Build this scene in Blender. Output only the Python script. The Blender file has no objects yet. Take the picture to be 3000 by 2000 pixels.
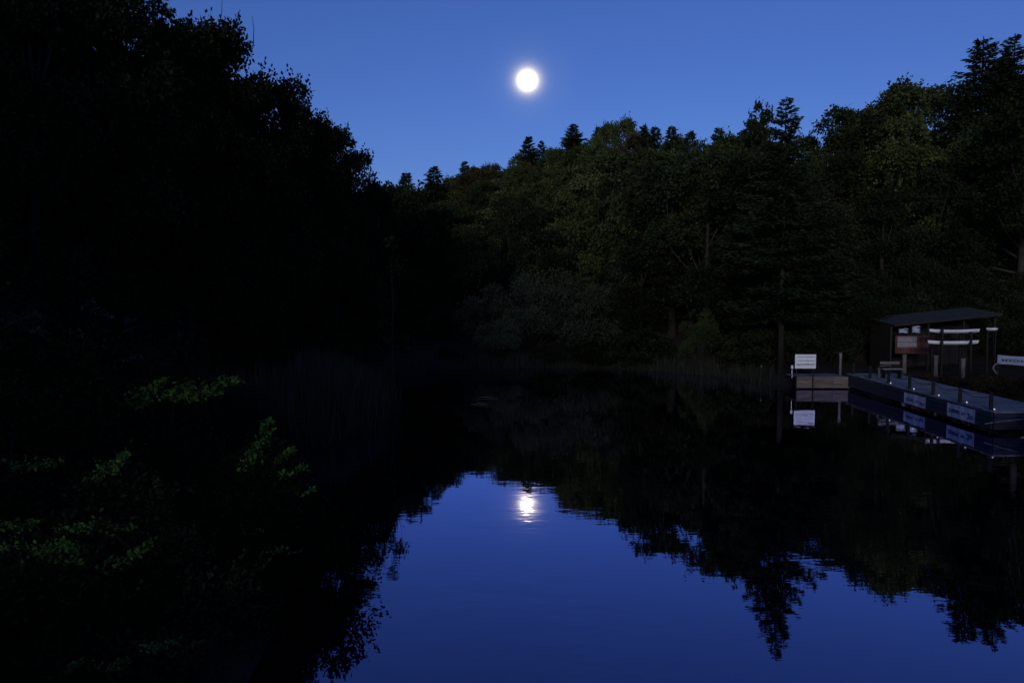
import bpy, math, random
import numpy as np
from mathutils import Vector, Matrix
R = math.radians
sc = bpy.context.scene
COL = sc.collection

# ------------------------------------------------------------------ camera
FPX, PITCH, CAMH = 2250.0, R(3.41), 4.5
cam = bpy.data.objects.new('camera', bpy.data.cameras.new('camera'))
COL.objects.link(cam); sc.camera = cam
cam.data.lens = 27.0; cam.data.sensor_width = 36.0
cam.data.clip_start = 0.05; cam.data.clip_end = 20000
cam.location = (0, 0, CAMH); cam.rotation_euler = (R(90) - PITCH, 0, 0)

def ray(c, r):
    x = (c - 1500) / FPX; z = (1000 - r) / FPX
    return Vector((x, math.cos(PITCH) + z * math.sin(PITCH), -math.sin(PITCH) + z * math.cos(PITCH)))
def at_y(c, r, y):
    d = ray(c, r); t = y / d.y
    return Vector((d.x * t, y, CAMH + d.z * t))
def proj(x, y, z):
    z -= CAMH
    F = y * math.cos(PITCH) - z * math.sin(PITCH); U = y * math.sin(PITCH) + z * math.cos(PITCH)
    return 1500 + FPX * x / F, 1000 - FPX * U / F

# ------------------------------------------------------------------ sky, afterglow, exposure
MOON_DIR = ray(1545, 236).normalized()
SUN_EL, SUN_AZ = R(8.0), R(195)          # the sun's last glow, low behind the camera to the left
world = bpy.data.worlds.new('World'); sc.world = world; world.use_nodes = True
nt = world.node_tree; N = nt.nodes; L = nt.links
bg = N['Background']
sky = N.new('ShaderNodeTexSky'); sky.sky_type = 'NISHITA'; sky.sun_disc = False
sky.sun_elevation = SUN_EL; sky.sun_rotation = SUN_AZ
sky.air_density = 1.0; sky.dust_density = 0.6; sky.ozone_density = 4.0
tint = N.new('ShaderNodeMix'); tint.data_type = 'RGBA'; tint.blend_type = 'MULTIPLY'
tint.inputs[0].default_value = 1.0; tint.inputs[7].default_value = (0.72, 0.70, 1.19, 1)
L.new(sky.outputs[0], tint.inputs[6])
# moon glow: camera bloom painted into the sky colour around the moon
tc = N.new('ShaderNodeTexCoord')
dot = N.new('ShaderNodeVectorMath'); dot.operation = 'DOT_PRODUCT'; dot.inputs[1].default_value = MOON_DIR
L.new(tc.outputs['Generated'], dot.inputs[0])
ac = N.new('ShaderNodeMath'); ac.operation = 'ARCCOSINE'; L.new(dot.outputs['Value'], ac.inputs[0])
def gauss(sig_deg, amp):
    a = N.new('ShaderNodeMath'); a.operation = 'DIVIDE'; a.inputs[1].default_value = R(sig_deg); L.new(ac.outputs[0], a.inputs[0])
    b = N.new('ShaderNodeMath'); b.operation = 'MULTIPLY'; L.new(a.outputs[0], b.inputs[0]); L.new(a.outputs[0], b.inputs[1])
    c = N.new('ShaderNodeMath'); c.operation = 'MULTIPLY'; c.inputs[1].default_value = -1; L.new(b.outputs[0], c.inputs[0])
    d = N.new('ShaderNodeMath'); d.operation = 'EXPONENT'; L.new(c.outputs[0], d.inputs[0])
    e = N.new('ShaderNodeMath'); e.operation = 'MULTIPLY'; e.inputs[1].default_value = amp; L.new(d.outputs[0], e.inputs[0])
    return e
WORLD_STRENGTH = 0.0545
g1 = gauss(0.44, 3.6 / WORLD_STRENGTH); g2 = gauss(0.80, 0.55 / WORLD_STRENGTH)
g3 = gauss(2.0, 0.025 / WORLD_STRENGTH)
gq = N.new('ShaderNodeMath'); gq.operation = 'ADD'; L.new(g1.outputs[0], gq.inputs[0]); L.new(g2.outputs[0], gq.inputs[1])
gs = N.new('ShaderNodeMath'); gs.operation = 'ADD'; L.new(gq.outputs[0], gs.inputs[0]); L.new(g3.outputs[0], gs.inputs[1])
gc = N.new('ShaderNodeVectorMath'); gc.operation = 'SCALE'; gc.inputs[0].default_value = (1.0, 0.84, 0.46); L.new(gs.outputs[0], gc.inputs['Scale'])
add = N.new('ShaderNodeVectorMath'); add.operation = 'ADD'
L.new(tint.outputs[2], add.inputs[0]); L.new(gc.outputs[0], add.inputs[1])
L.new(add.outputs[0], bg.inputs[0]); bg.inputs[1].default_value = WORLD_STRENGTH

sun = bpy.data.objects.new('sun', bpy.data.lights.new('sun', 'SUN')); COL.objects.link(sun)
sun.data.energy = 0.78; sun.data.angle = R(14); sun.data.color = (1.0, 0.97, 0.92)
# sky rotation is measured clockwise from +Y
sd = Vector((math.sin(SUN_AZ) * math.cos(SUN_EL), math.cos(SUN_AZ) * math.cos(SUN_EL), math.sin(SUN_EL)))
sun.rotation_euler = sd.to_track_quat('Z', 'Y').to_euler()
sun.location = (0, -10, 40)

sc.view_settings.view_transform = 'Standard'; sc.view_settings.look = 'None'
sc.view_settings.exposure = 1.0; sc.view_settings.gamma = 1.0
sc.render.engine = 'CYCLES'
sc.cycles.max_bounces = 5; sc.cycles.diffuse_bounces = 2; sc.cycles.glossy_bounces = 3
sc.cycles.caustics_reflective = False; sc.cycles.caustics_refractive = False

# ------------------------------------------------------------------ materials
def new_mat(name):
    m = bpy.data.materials.new(name); m.use_nodes = True
    return m, m.node_tree, m.node_tree.nodes['Principled BSDF']
def plain(name, c1, c2=None, scale=8.0, rough=0.75, bump=0.0, stretch=(1, 1, 1), metal=0.0, spec=0.3):
    m, t, b = new_mat(name)
    b.inputs['Roughness'].default_value = rough; b.inputs['Metallic'].default_value = metal
    b.inputs['Specular IOR Level'].default_value = spec
    co = t.nodes.new('ShaderNodeTexCoord'); mp = t.nodes.new('ShaderNodeMapping'); mp.inputs['Scale'].default_value = stretch
    nz = t.nodes.new('ShaderNodeTexNoise'); nz.inputs['Scale'].default_value = scale; nz.inputs['Detail'].default_value = 5
    t.links.new(co.outputs['Object'], mp.inputs[0]); t.links.new(mp.outputs[0], nz.inputs['Vector'])
    rp = t.nodes.new('ShaderNodeValToRGB')
    rp.color_ramp.elements[0].position = 0.32; rp.color_ramp.elements[1].position = 0.68
    rp.color_ramp.elements[0].color = (*c1, 1); rp.color_ramp.elements[1].color = (*(c2 or [v * 1.35 for v in c1]), 1)
    oi = t.nodes.new('ShaderNodeObjectInfo'); hv = t.nodes.new('ShaderNodeHueSaturation')
    mr = t.nodes.new('ShaderNodeMapRange'); mr.inputs['To Min'].default_value = 0.75; mr.inputs['To Max'].default_value = 1.2
    t.links.new(oi.outputs['Random'], mr.inputs[0]); t.links.new(mr.outputs[0], hv.inputs['Value'])
    t.links.new(nz.outputs['Fac'], rp.inputs[0]); t.links.new(rp.outputs[0], hv.inputs['Color']); t.links.new(hv.outputs[0], b.inputs['Base Color'])
    if bump:
        bp = t.nodes.new('ShaderNodeBump'); bp.inputs['Strength'].default_value = bump; bp.inputs['Distance'].default_value = 0.03
        t.links.new(nz.outputs['Fac'], bp.inputs['Height']); t.links.new(bp.outputs[0], b.inputs['Normal'])
    return m
def foliage(name, ca, cb, cc, trans=0.22):
    """leaf-to-leaf colour from the 'tone' attribute, tree-to-tree from the object's random value"""
    m = bpy.data.materials.new(name); m.use_nodes = True; t = m.node_tree; t.nodes.clear()
    at = t.nodes.new('ShaderNodeAttribute'); at.attribute_name = 'tone'
    rp = t.nodes.new('ShaderNodeValToRGB')
    e = rp.color_ramp.elements; e[0].color = (*ca, 1); e[1].color = (*cc, 1); e[0].position = 0.1; e[1].position = 0.95
    k = e.new(0.55); k.color = (*cb, 1)
    t.links.new(at.outputs['Fac'], rp.inputs[0])
    oi = t.nodes.new('ShaderNodeObjectInfo'); hs = t.nodes.new('ShaderNodeHueSaturation')
    m1 = t.nodes.new('ShaderNodeMapRange'); m1.inputs['To Min'].default_value = 0.478; m1.inputs['To Max'].default_value = 0.518
    m2 = t.nodes.new('ShaderNodeMapRange'); m2.inputs['To Min'].default_value = 0.6; m2.inputs['To Max'].default_value = 1.3
    mm = t.nodes.new('ShaderNodeMath'); mm.operation = 'MULTIPLY'; mm.inputs[1].default_value = 7.31
    fr = t.nodes.new('ShaderNodeMath'); fr.operation = 'FRACT'
    t.links.new(oi.outputs['Random'], m1.inputs[0]); t.links.new(oi.outputs['Random'], mm.inputs[0]); t.links.new(mm.outputs[0], fr.inputs[0]); t.links.new(fr.outputs[0], m2.inputs[0])
    t.links.new(m1.outputs[0], hs.inputs['Hue']); t.links.new(m2.outputs[0], hs.inputs['Value']); t.links.new(rp.outputs[0], hs.inputs['Color'])
    df = t.nodes.new('ShaderNodeBsdfDiffuse'); tr = t.nodes.new('ShaderNodeBsdfTranslucent'); mx = t.nodes.new('ShaderNodeMixShader'); mx.inputs[0].default_value = trans
    out = t.nodes.new('ShaderNodeOutputMaterial')
    t.links.new(hs.outputs[0], df.inputs[0]); t.links.new(hs.outputs[0], tr.inputs[0])
    t.links.new(df.outputs[0], mx.inputs[1]); t.links.new(tr.outputs[0], mx.inputs[2]); t.links.new(mx.outputs[0], out.inputs[0])
    return m
M = {}
M['olive'] = foliage('olive leaves', (.020, .029, .011), (.041, .056, .021), (.068, .082, .036))
M['green'] = foliage('green leaves', (.018, .027, .010), (.037, .053, .018), (.060, .078, .030))
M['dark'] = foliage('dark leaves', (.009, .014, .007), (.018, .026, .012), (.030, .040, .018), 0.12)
M['brown'] = foliage('autumn brown leaves', (.026, .018, .010), (.052, .038, .020), (.075, .062, .034))
M['willow'] = foliage('grey green willow leaves', (.034, .047, .030), (.062, .084, .054), (.09, .112, .076))
M['needle'] = foliage('spruce needles', (.007, .012, .008), (.014, .023, .013), (.021, .032, .017), 0.08)
M['lit_tint'] = foliage('fresh green leaves', (.045, .105, .022), (.08, .18, .038), (.11, .22, .06), 0.3)  # near shoots' leaf colour raised to carry the light they catch
M['reed'] = foliage('reed blades', (.030, .037, .025), (.055, .062, .042), (.085, .09, .06), 0.2)
M['bark'] = plain('bark', (.012, .010, .008), (.028, .024, .020), 14, .9, .5, (1, 1, .25))
M['palebark'] = plain('pale bark', (.10, .095, .085), (.20, .19, .17), 10, .85, .4, (1, 1, .3))
M['soil'] = plain('leaf litter soil', (.010, .008, .006), (.022, .018, .011), .8, .95, .4)
M['deck'] = plain('weathered deck plank', (.17, .168, .168), (.26, .255, .255), 5, .7, .25, (1, 6, 1))
M['bluewood'] = plain('blue stained board', (.022, .026, .044), (.040, .046, .070), 4, .6, .2, (.5, .5, 6))
M['brownwood'] = plain('grey brown board', (.13, .105, .09), (.22, .18, .155), 3, .75, .3, (.6, 1, 8))
M['darkwood'] = plain('dark timber', (.013, .011, .010), (.028, .024, .021), 5, .8, .3, (4, 4, .5))
M['redwood'] = plain('red brown board', (.085, .028, .024), (.14, .05, .042), 4, .7, .2, (6, 6, .5))
M['white'] = plain('white paint', (.74, .75, .78), (.82, .82, .84), 3, .45, 0)
M['banner'] = plain('white banner cloth', (.34, .40, .56), (.46, .52, .66), 2, .6, .15)
M['ink'] = plain('navy print', (.02, .025, .09), (.04, .05, .15), 6, .6, 0)
M['greyprint'] = plain('faded grey notice', (.22, .21, .23), (.36, .35, .37), 9, .8, 0)
M['roof'] = plain('mossy roofing felt', (.022, .026, .025), (.05, .055, .053), 3, .85, .3)
M['metal'] = plain('galvanised metal', (.30, .31, .32), (.42, .43, .44), 9, .4, 0, metal=.6)
M['rope'] = plain('rope', (.22, .20, .17), (.34, .31, .27), 30, .9, .2)
def lamp_mat(name, col, s):
    m, t, b = new_mat(name); b.inputs['Base Color'].default_value = (.8, .8, .8, 1)
    b.inputs['Emission Color'].default_value = (*col, 1); b.inputs['Emission Strength'].default_value = s
    return m
M['lamp'] = lamp_mat('lit lamp lens', (.85, .88, 1.0), .32)

# ------------------------------------------------------------------ mesh helpers
def tag(o, label=None, cat=None, group=None, kind=None):
    if label: o['label'] = label
    if cat: o['category'] = cat
    if group: o['group'] = group
    if kind: o['kind'] = kind
    return o
def link(name, me, parent=None, mat=None):
    o = bpy.data.objects.new(name, me); COL.objects.link(o)
    if parent: o.parent = parent
    if mat and not me.materials: me.materials.append(mat)
    return o
def empty(name, loc=(0, 0, 0), rz=0.0):
    o = bpy.data.objects.new(name, None); COL.objects.link(o); o.location = loc; o.rotation_euler = (0, 0, rz)
    o.empty_display_size = 0.3
    return o
class MB:
    def __init__(s): s.v = []; s.f = []
    def add(s, v, f):
        n = len(s.v); s.v += [tuple(p) for p in v]; s.f += [tuple(i + n for i in q) for q in f]; return s
    def box(s, a, b):
        (x0, y0, z0), (x1, y1, z1) = a, b
        return s.add([(x0, y0, z0), (x1, y0, z0), (x1, y1, z0), (x0, y1, z0), (x0, y0, z1), (x1, y0, z1), (x1, y1, z1), (x0, y1, z1)],
                     [(3, 2, 1, 0), (4, 5, 6, 7), (0, 1, 5, 4), (1, 2, 6, 5), (2, 3, 7, 6), (3, 0, 4, 7)])
    def tube(s, pts, rad, n=7, cap=True):
        pts = [Vector(p) for p in pts]; vs = []; fs = []
        ref = Vector((0.31, 0.95, 0.05))
        for i, p in enumerate(pts):
            d = (pts[min(i + 1, len(pts) - 1)] - pts[max(i - 1, 0)]).normalized()
            u = d.cross(ref)
            if u.length < 1e-3: u = d.cross(Vector((1, 0, 0)))
            u.normalize(); w = d.cross(u)
            for k in range(n):
                a = 2 * math.pi * k / n
                vs.append(p + (u * math.cos(a) + w * math.sin(a)) * rad[i])
        for i in range(len(pts) - 1):
            for k in range(n):
                fs.append((i * n + k, i * n + (k + 1) % n, (i + 1) * n + (k + 1) % n, (i + 1) * n + k))
        if cap:
            fs.append(tuple(range(n - 1, -1, -1))); fs.append(tuple(range((len(pts) - 1) * n, len(pts) * n)))
        return s.add(vs, fs)
    def mesh(s, name, mat=None, smooth=False):
        me = bpy.data.meshes.new(name); me.from_pydata(s.v, [], s.f); me.update()
        if mat: me.materials.append(mat)
        if smooth: me.polygons.foreach_set('use_smooth', [True] * len(me.polygons))
        return me
    def build(s, name, mat, parent=None, smooth=False):
        return link(name, s.mesh(name, mat, smooth), parent)

def unit(v): return v / np.maximum(np.linalg.norm(v, axis=-1, keepdims=True), 1e-9)
def leaf_mesh(name, P, A, Ln, rng, mat, width=0.36, tone=None):
    """one lozenge leaf (two triangles) per point P along axis A"""
    n = len(P); A = unit(A); S = unit(np.cross(A, rng.normal(size=(n, 3))))
    Ln = np.broadcast_to(np.asarray(Ln, float), (n,))[:, None]
    V = np.empty((n, 4, 3)); V[:, 0] = P; V[:, 1] = P + A * Ln * .5 + S * Ln * width
    V[:, 2] = P + A * Ln; V[:, 3] = P + A * Ln * .5 - S * Ln * width
    me = bpy.data.meshes.new(name)
    me.vertices.add(n * 4); me.vertices.foreach_set('co', V.reshape(-1))
    me.loops.add(n * 4); me.loops.foreach_set('vertex_index', np.arange(n * 4, dtype=np.int32))
    me.polygons.add(n); me.polygons.foreach_set('loop_start', np.arange(0, n * 4, 4, dtype=np.int32))
    me.update(calc_edges=True)
    at = me.attributes.new('tone', 'FLOAT', 'FACE')
    if tone is None: tone = rng.random(n)
    at.data.foreach_set('value', np.clip(tone, 0, 1).astype(np.float32))
    me.materials.append(mat)
    return me

# ------------------------------------------------------------------ plant prototypes (unit: metres, base at 0)
def broadleaf(seed, H, Rc, cb, nb, nl, ll, flat=.8, twigs=4, pale=False, top=.5, tr=1.0):
    rng = np.random.default_rng(seed)
    t = rng.random(nb) ** .8; t[:3] = [.98, .9, .8]
    prof = np.sin(np.pi * (0.16 + (0.96 - .16) * t)) ** top
    ang = rng.random(nb) * 2 * np.pi; rad = Rc * prof * np.sqrt(rng.random(nb)) * .82; rad[0] *= .25
    br = Rc * rng.uniform(.20, .38, nb) * (1 - .35 * t)
    zt = H * (cb + (1 - cb) * t); C = np.stack([rad * np.cos(ang), rad * np.sin(ang), np.minimum(zt, H - br * flat)], 1)
    w = br ** 2; w /= w.sum(); Ps = []; As = []; Ts = []
    for i in range(nb):
        k = max(8, int(nl * w[i])); d = unit(rng.normal(size=(k, 3)))
        d[:, 2] = np.where(d[:, 2] < -.4, -d[:, 2], d[:, 2])
        rr = br[i] * (.45 + .6 * rng.random(k) ** .6)
        lump = 1 + .25 * np.sin(d[:, 0] * 5 + i) * np.sin(d[:, 1] * 6 + i * 2)
        p = C[i] + d * (rr * lump)[:, None] * np.array([1, 1, flat])
        Ps.append(p); As.append(d * .6 + rng.normal(size=(k, 3)) * .6 + np.array([0, 0, -.25])); Ts.append(rng.random(k) * .6 + rng.random() * .4)
        for _ in range(twigs):
            dd = unit(rng.normal(size=3) + np.array([0, 0, .5])); m = rng.integers(8, 16)
            s = np.linspace(.8, rng.uniform(1.25, 1.65), m)[:, None]
            p = C[i] + dd * br[i] * s * np.array([1, 1, .95]) + rng.normal(size=(m, 3)) * ll * .5
            Ps.append(p); As.append(dd * .5 + rng.normal(size=(m, 3)) * .7); Ts.append(rng.random(m))
    P = np.concatenate(Ps); A = np.concatenate(As); T = np.concatenate(Ts)
    crown = leaf_mesh('crown', P, A, ll * rng.uniform(.7, 1.35, len(P)), rng, M['green'], .34, T)
    mb = MB(); b = rng.normal(size=2) * H * .02; r0 = (.016 * H + .03) * tr
    axis = lambda q: Vector((b[0] * math.sin(q * 3), b[1] * math.sin(q * 2.5), H * q))
    qs = [0, .03, .15, .3, .5, .7, .86]; mb.tube([axis(q) for q in qs], [r0 * 1.6, r0 * 1.15, r0, r0 * .85, r0 * .6, r0 * .33, r0 * .12], 8)
    for i in rng.permutation(nb)[:min(nb, 12)]:
        q = max(.12, min(.72, (C[i][2] / H) * .62)); a = axis(q); e = Vector(C[i]); mid = a.lerp(e, .5) + Vector((0, 0, -.03 * H))
        mb.tube([a, mid, e], [r0 * .42, r0 * .26, r0 * .06], 5)
    return dict(crown=crown, trunk=mb.mesh('trunk', M['palebark' if pale else 'bark'], True), H=H, R=Rc)
def spruce(seed, H, Rc, base, ll, dens=1.0, ragged=.25):
    rng = np.random.default_rng(seed); Ps = []; As = []; Ts = []; Ls = []; mb = MB()
    r0 = .006 * H + .02; mb.tube([(0, 0, 0), (0, 0, H * .3), (0, 0, H * .7), (0, 0, H)], [r0 * 1.3, r0, r0 * .5, .015], 7)
    z = base * H
    while z < H * .985:
        t = (z - base * H) / (H * (1 - base)); rl = Rc * (1 - t) ** .85 * (.5 + .5 * min(1, t * 6)) + .05
        nbr = int(5 + 3 * (1 - t))
        for k in range(nbr):
            a = rng.random() * 6.283; l = rl * rng.uniform(1 - ragged * 1.6, 1 + ragged); up = .75 * t ** 2 - .28
            u = np.array([math.cos(a), math.sin(a), 0]); e0 = np.array([0, 0, z])
            m = max(16, int(l / ll * 16 * dens)); s = rng.random(m) ** .75
            p = e0 + u * (s * l)[:, None]; p[:, 2] += l * (up * s + .22 * s * s)
            side = np.cross(u, [0, 0, 1]); off = rng.normal(size=m) * .16 * l * (1.05 - s)
            p += side * off[:, None]; p[:, 2] -= rng.random(m) * .12 * l
            Ls.append(np.full(m, ll * (.55 + .45 * (1 - t)))); Ps.append(p); As.append(u * .8 + side * np.sign(off)[:, None] * .6 + rng.normal(size=(m, 3)) * .25 + np.array([0, 0, -.25])); Ts.append(rng.random(m) * .7 + .3 * t)
            if k % 3 == 0: mb.tube([e0, e0 + u * l * .5 + np.array([0, 0, l * (up * .5 + .05)]), e0 + u * l + np.array([0, 0, l * (up + .2)])], [r0 * .2 * (1 - t) + .008, .010, .004], 4)
        z += H * .022 * (1 - .5 * t) * rng.uniform(.7, 1.3)
    P = np.concatenate(Ps); A = np.concatenate(As); T = np.concatenate(Ts)
    return dict(crown=leaf_mesh('crown', P, A, np.concatenate(Ls) * rng.uniform(.7, 1.3, len(P)), rng, M['needle'], .20, T), trunk=mb.mesh('trunk', M['bark'], True), H=H, R=Rc)
def shrub(seed, H, Rc, nb, nl, ll, width=.34, spray=6, up=.4, mat='willow'):
    rng = np.random.default_rng(seed); Ps = []; As = []; Ts = []; mb = MB()
    for i in range(nb):
        a = rng.random() * 6.283; q = math.sqrt(rng.random()); t = rng.uniform(.15, 1) * math.sqrt(max(0.05, 1 - .8 * q * q))
        c = np.array([Rc * .8 * q * math.cos(a), Rc * .8 * q * math.sin(a), H * t * .84]); r = min(Rc, H) * rng.uniform(.2, .36)
        c[2] = max(r * .5, min(c[2], H - r * .9))
        k = max(10, int(nl / nb)); d = unit(rng.normal(size=(k, 3))); d[:, 2] = np.where(d[:, 2] < -.3, -d[:, 2], d[:, 2])
        Ps.append(c + d * (r * (.4 + .65 * rng.random(k) ** .6))[:, None]); As.append(d * .7 + rng.normal(size=(k, 3)) * .5 + np.array([0, 0, up * .5])); Ts.append(rng.random(k) * .6 + rng.random() * .4)
        for _ in range(spray):
            dd = unit(rng.normal(size=3) + np.array([0, 0, 1.0])); m = rng.integers(10, 20); s = np.linspace(.6, rng.uniform(1.2, 1.7), m)[:, None]
            Ps.append(c + dd * r * s + rng.normal(size=(m, 3)) * ll * .35); As.append(dd * .7 + rng.normal(size=(m, 3)) * .55); Ts.append(rng.random(m))
        s0 = Vector((c[0] * .15, c[1] * .15, -.1)); mb.tube([s0, Vector((c[0] * .5, c[1] * .5, c[2] * .6)), Vector(c)], [.02 + .006 * H, .014 + .004 * H, .005], 5)
    P = np.concatenate(Ps); A = np.concatenate(As); T = np.concatenate(Ts)
    P[:, 2] = np.maximum(P[:, 2], .02)
    return dict(crown=leaf_mesh('crown', P, A, ll * rng.uniform(.7, 1.35, len(P)), rng, M[mat], width, T), trunk=mb.mesh('stems', M['bark'], True), H=H, R=Rc)

def plant(proto, name, loc, h, label, cat, group=None, mat=None, wscale=1.0, rz=None, trunk_name='trunk', trunk_mat=None):
    s = h / proto['H']
    root = empty(name, loc, random.random() * 6.283 if rz is None else rz)
    root.scale = (s * wscale, s * wscale, s)
    tag(root, label, cat, group)
    for key, nm, mt in (('trunk', trunk_name, trunk_mat), ('crown', 'crown', mat)):
        o = link(nm, proto[key], root)
        if mt: o.material_slots[0].link = 'OBJECT'; o.material_slots[0].material = M[mt]
    return root

random.seed(11); rs = random.Random(5)
FAR = [broadleaf(100 + i, 11, 4.6 + .4 * (i % 3), .18, 28, 8000, .27, .8, 5, top=.5) for i in range(6)]
NEAR = [broadleaf(200 + i, 13, 4.0, .10, 34, 17000, .17, .85, 7, top=.55) for i in range(5)]
MID = [broadleaf(300 + i, 13, 4.6, .12, 32, 13000, .22, .8, 6, top=.5) for i in range(4)]
SPF = [spruce(400 + i, 12, 2.6, .1, .38, 1.0) for i in range(3)]
SPN = [spruce(420 + i, 14, 2.9, .22, .26, 1.3, .3) for i in range(2)]
PINE = [broadleaf(440 + i, 15, 3.2, .28, 20, 5600, .26, .62, 9, top=.9, tr=.4) for i in range(2)]
WIL = [shrub(500 + i, 6, 3.4, 24, 9000, .20, .16, 6) for i in range(3)]
BUSH = [shrub(520 + i, 2.5, 1.7, 16, 4200, .13, .33, 5, mat='dark') for i in range(3)]
BRAM = [shrub(540 + i, 2.0, 1.6, 18, 10000, .058, .30, 8, .2, mat='dark') for i in range(3)]

# ------------------------------------------------------------------ terrain
SHORE = [(-2.5, 4.2), (-3.0, 8), (-3.3, 11), (-4.8, 15), (-6.5, 20), (-6.6, 23), (-5.4, 26), (-5.6, 31), (-7.6, 36), (-6.6, 41), (-4.6, 45.5), (-1, 47.2), (4, 47.8), (8.5, 46),
         (11.6, 42.5), (13.4, 38.6), (16.9, 37.6), (17.2, 31), (16.9, 25.6), (16.4, 22.8), (18.2, 19), (18.6, 12), (15, 5.4), (8, 3.2), (0, 2.9)]
def smooth_poly(P, n=4):
    out = []
    for i in range(len(P)):
        p0, p1, p2, p3 = [np.array(P[(i + k) % len(P)], float) for k in (-1, 0, 1, 2)]
        for j in range(n):
            t = j / n; out.append(.5 * ((2 * p1) + (-p0 + p2) * t + (2 * p0 - 5 * p1 + 4 * p2 - p3) * t * t + (-p0 + 3 * p1 - 3 * p2 + p3) * t ** 3))
    return np.array(out)
SP = smooth_poly(SHORE)
def sdist(X, Y):
    X = np.asarray(X, float); Y = np.asarray(Y, float); best = np.full(X.shape, 1e9); ins = np.zeros(X.shape, bool)
    for i in range(len(SP)):
        a = SP[i]; b = SP[(i + 1) % len(SP)]; ab = b - a
        t = np.clip(((X - a[0]) * ab[0] + (Y - a[1]) * ab[1]) / (ab @ ab), 0, 1)
        best = np.minimum(best, np.hypot(X - a[0] - t * ab[0], Y - a[1] - t * ab[1]))
        cr = (a[1] > Y) != (b[1] > Y)
        xi = a[0] + (Y - a[1]) / (ab[1] if abs(ab[1]) > 1e-9 else 1e-9) * ab[0]
        ins ^= cr & (X < xi)
    return np.where(ins, -best, best)
def sstep(a, b, x): t = np.clip((x - a) / (b - a), 0, 1); return t * t * (3 - 2 * t)
def terr(X, Y):
    X = np.asarray(X, float); Y = np.asarray(Y, float); s = sdist(X, Y)
    az = np.where(Y > 5, X / np.maximum(Y, 5), X / 5)
    A = np.interp(az, [-.6, -.25, -.155, -.06, 0.06, .2, .6, 1.5], [36, 28, 11, 17, 24, 20, 20, 22])
    A = np.where(Y < 0, np.interp(X, [-60, -20, 0], [22, 14, 3]), A)
    so = np.maximum(s, 0)
    z = .28 * (1 - np.exp(-so / .5)) + A * (1 - np.exp(-(np.maximum(so - .3, 0) / 66) ** 1.6)) + np.minimum(1.2, so * .14)
    flat = sstep(13, 15.5, X) * (1 - sstep(27, 34, X)) * sstep(20.5, 23.5, Y) * (1 - sstep(43, 49, Y))      # the landing behind the jetty
    z = z * (1 - flat) + flat * np.minimum(z, .52)
    dam = (1 - sstep(2.0, 5.5, Y)) * sstep(-26, -14, Y) * (1 - sstep(14, 24, np.abs(X)))                     # the dam the camera stands on
    z = np.where(s > 0, z * (1 - dam) + dam * np.minimum(2.85, .3 + so * 1.3), z)
    z = z + np.where(Y < -5, np.interp(X, [-12, -5, 2], [4.6, 4.8, 10.2]) * (1 - sstep(-27, -7, Y)), 0)                                            # unseen rise added behind the camera to shade the low ground
    z = z + np.where(s > 1, .12 * np.sin(X * .9 + 1.3) * np.sin(Y * .7) * np.clip(so / 6, 0, 1), 0)
    return np.where(s < 0, -1.6 * (1 - np.exp(s / 1.6)), z)
def tz(x, y): return float(terr(np.array([x]), np.array([y]))[0])
def axis_pts(lo, hi, c, fine, n):
    u = np.linspace(-1, 1, n); v = np.sinh(u * 3.6) / np.sinh(3.6)
    return c + np.where(v < 0, v * (c - lo), v * (hi - c))
gx = np.unique(np.concatenate([np.arange(-30, 40, .9), axis_pts(-700, 700, 3, 1, 110)])); gy = np.unique(np.concatenate([np.arange(-6, 60, .9), axis_pts(-500, 900, 25, 1, 110)]))
GX, GY = np.meshgrid(gx, gy); GZ = terr(GX, GY)
nx, ny = len(gx), len(gy); idx = np.arange(nx * ny).reshape(ny, nx)
me = bpy.data.meshes.new('ground'); me.from_pydata(np.stack([GX, GY, GZ], -1).reshape(-1, 3).tolist(), [],
    np.stack([idx[:-1, :-1], idx[:-1, 1:], idx[1:, 1:], idx[1:, :-1]], -1).reshape(-1, 4).tolist())
me.polygons.foreach_set('use_smooth', [True] * len(me.polygons))
tag(link('ground', me, None, M['soil']), kind='structure')

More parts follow.
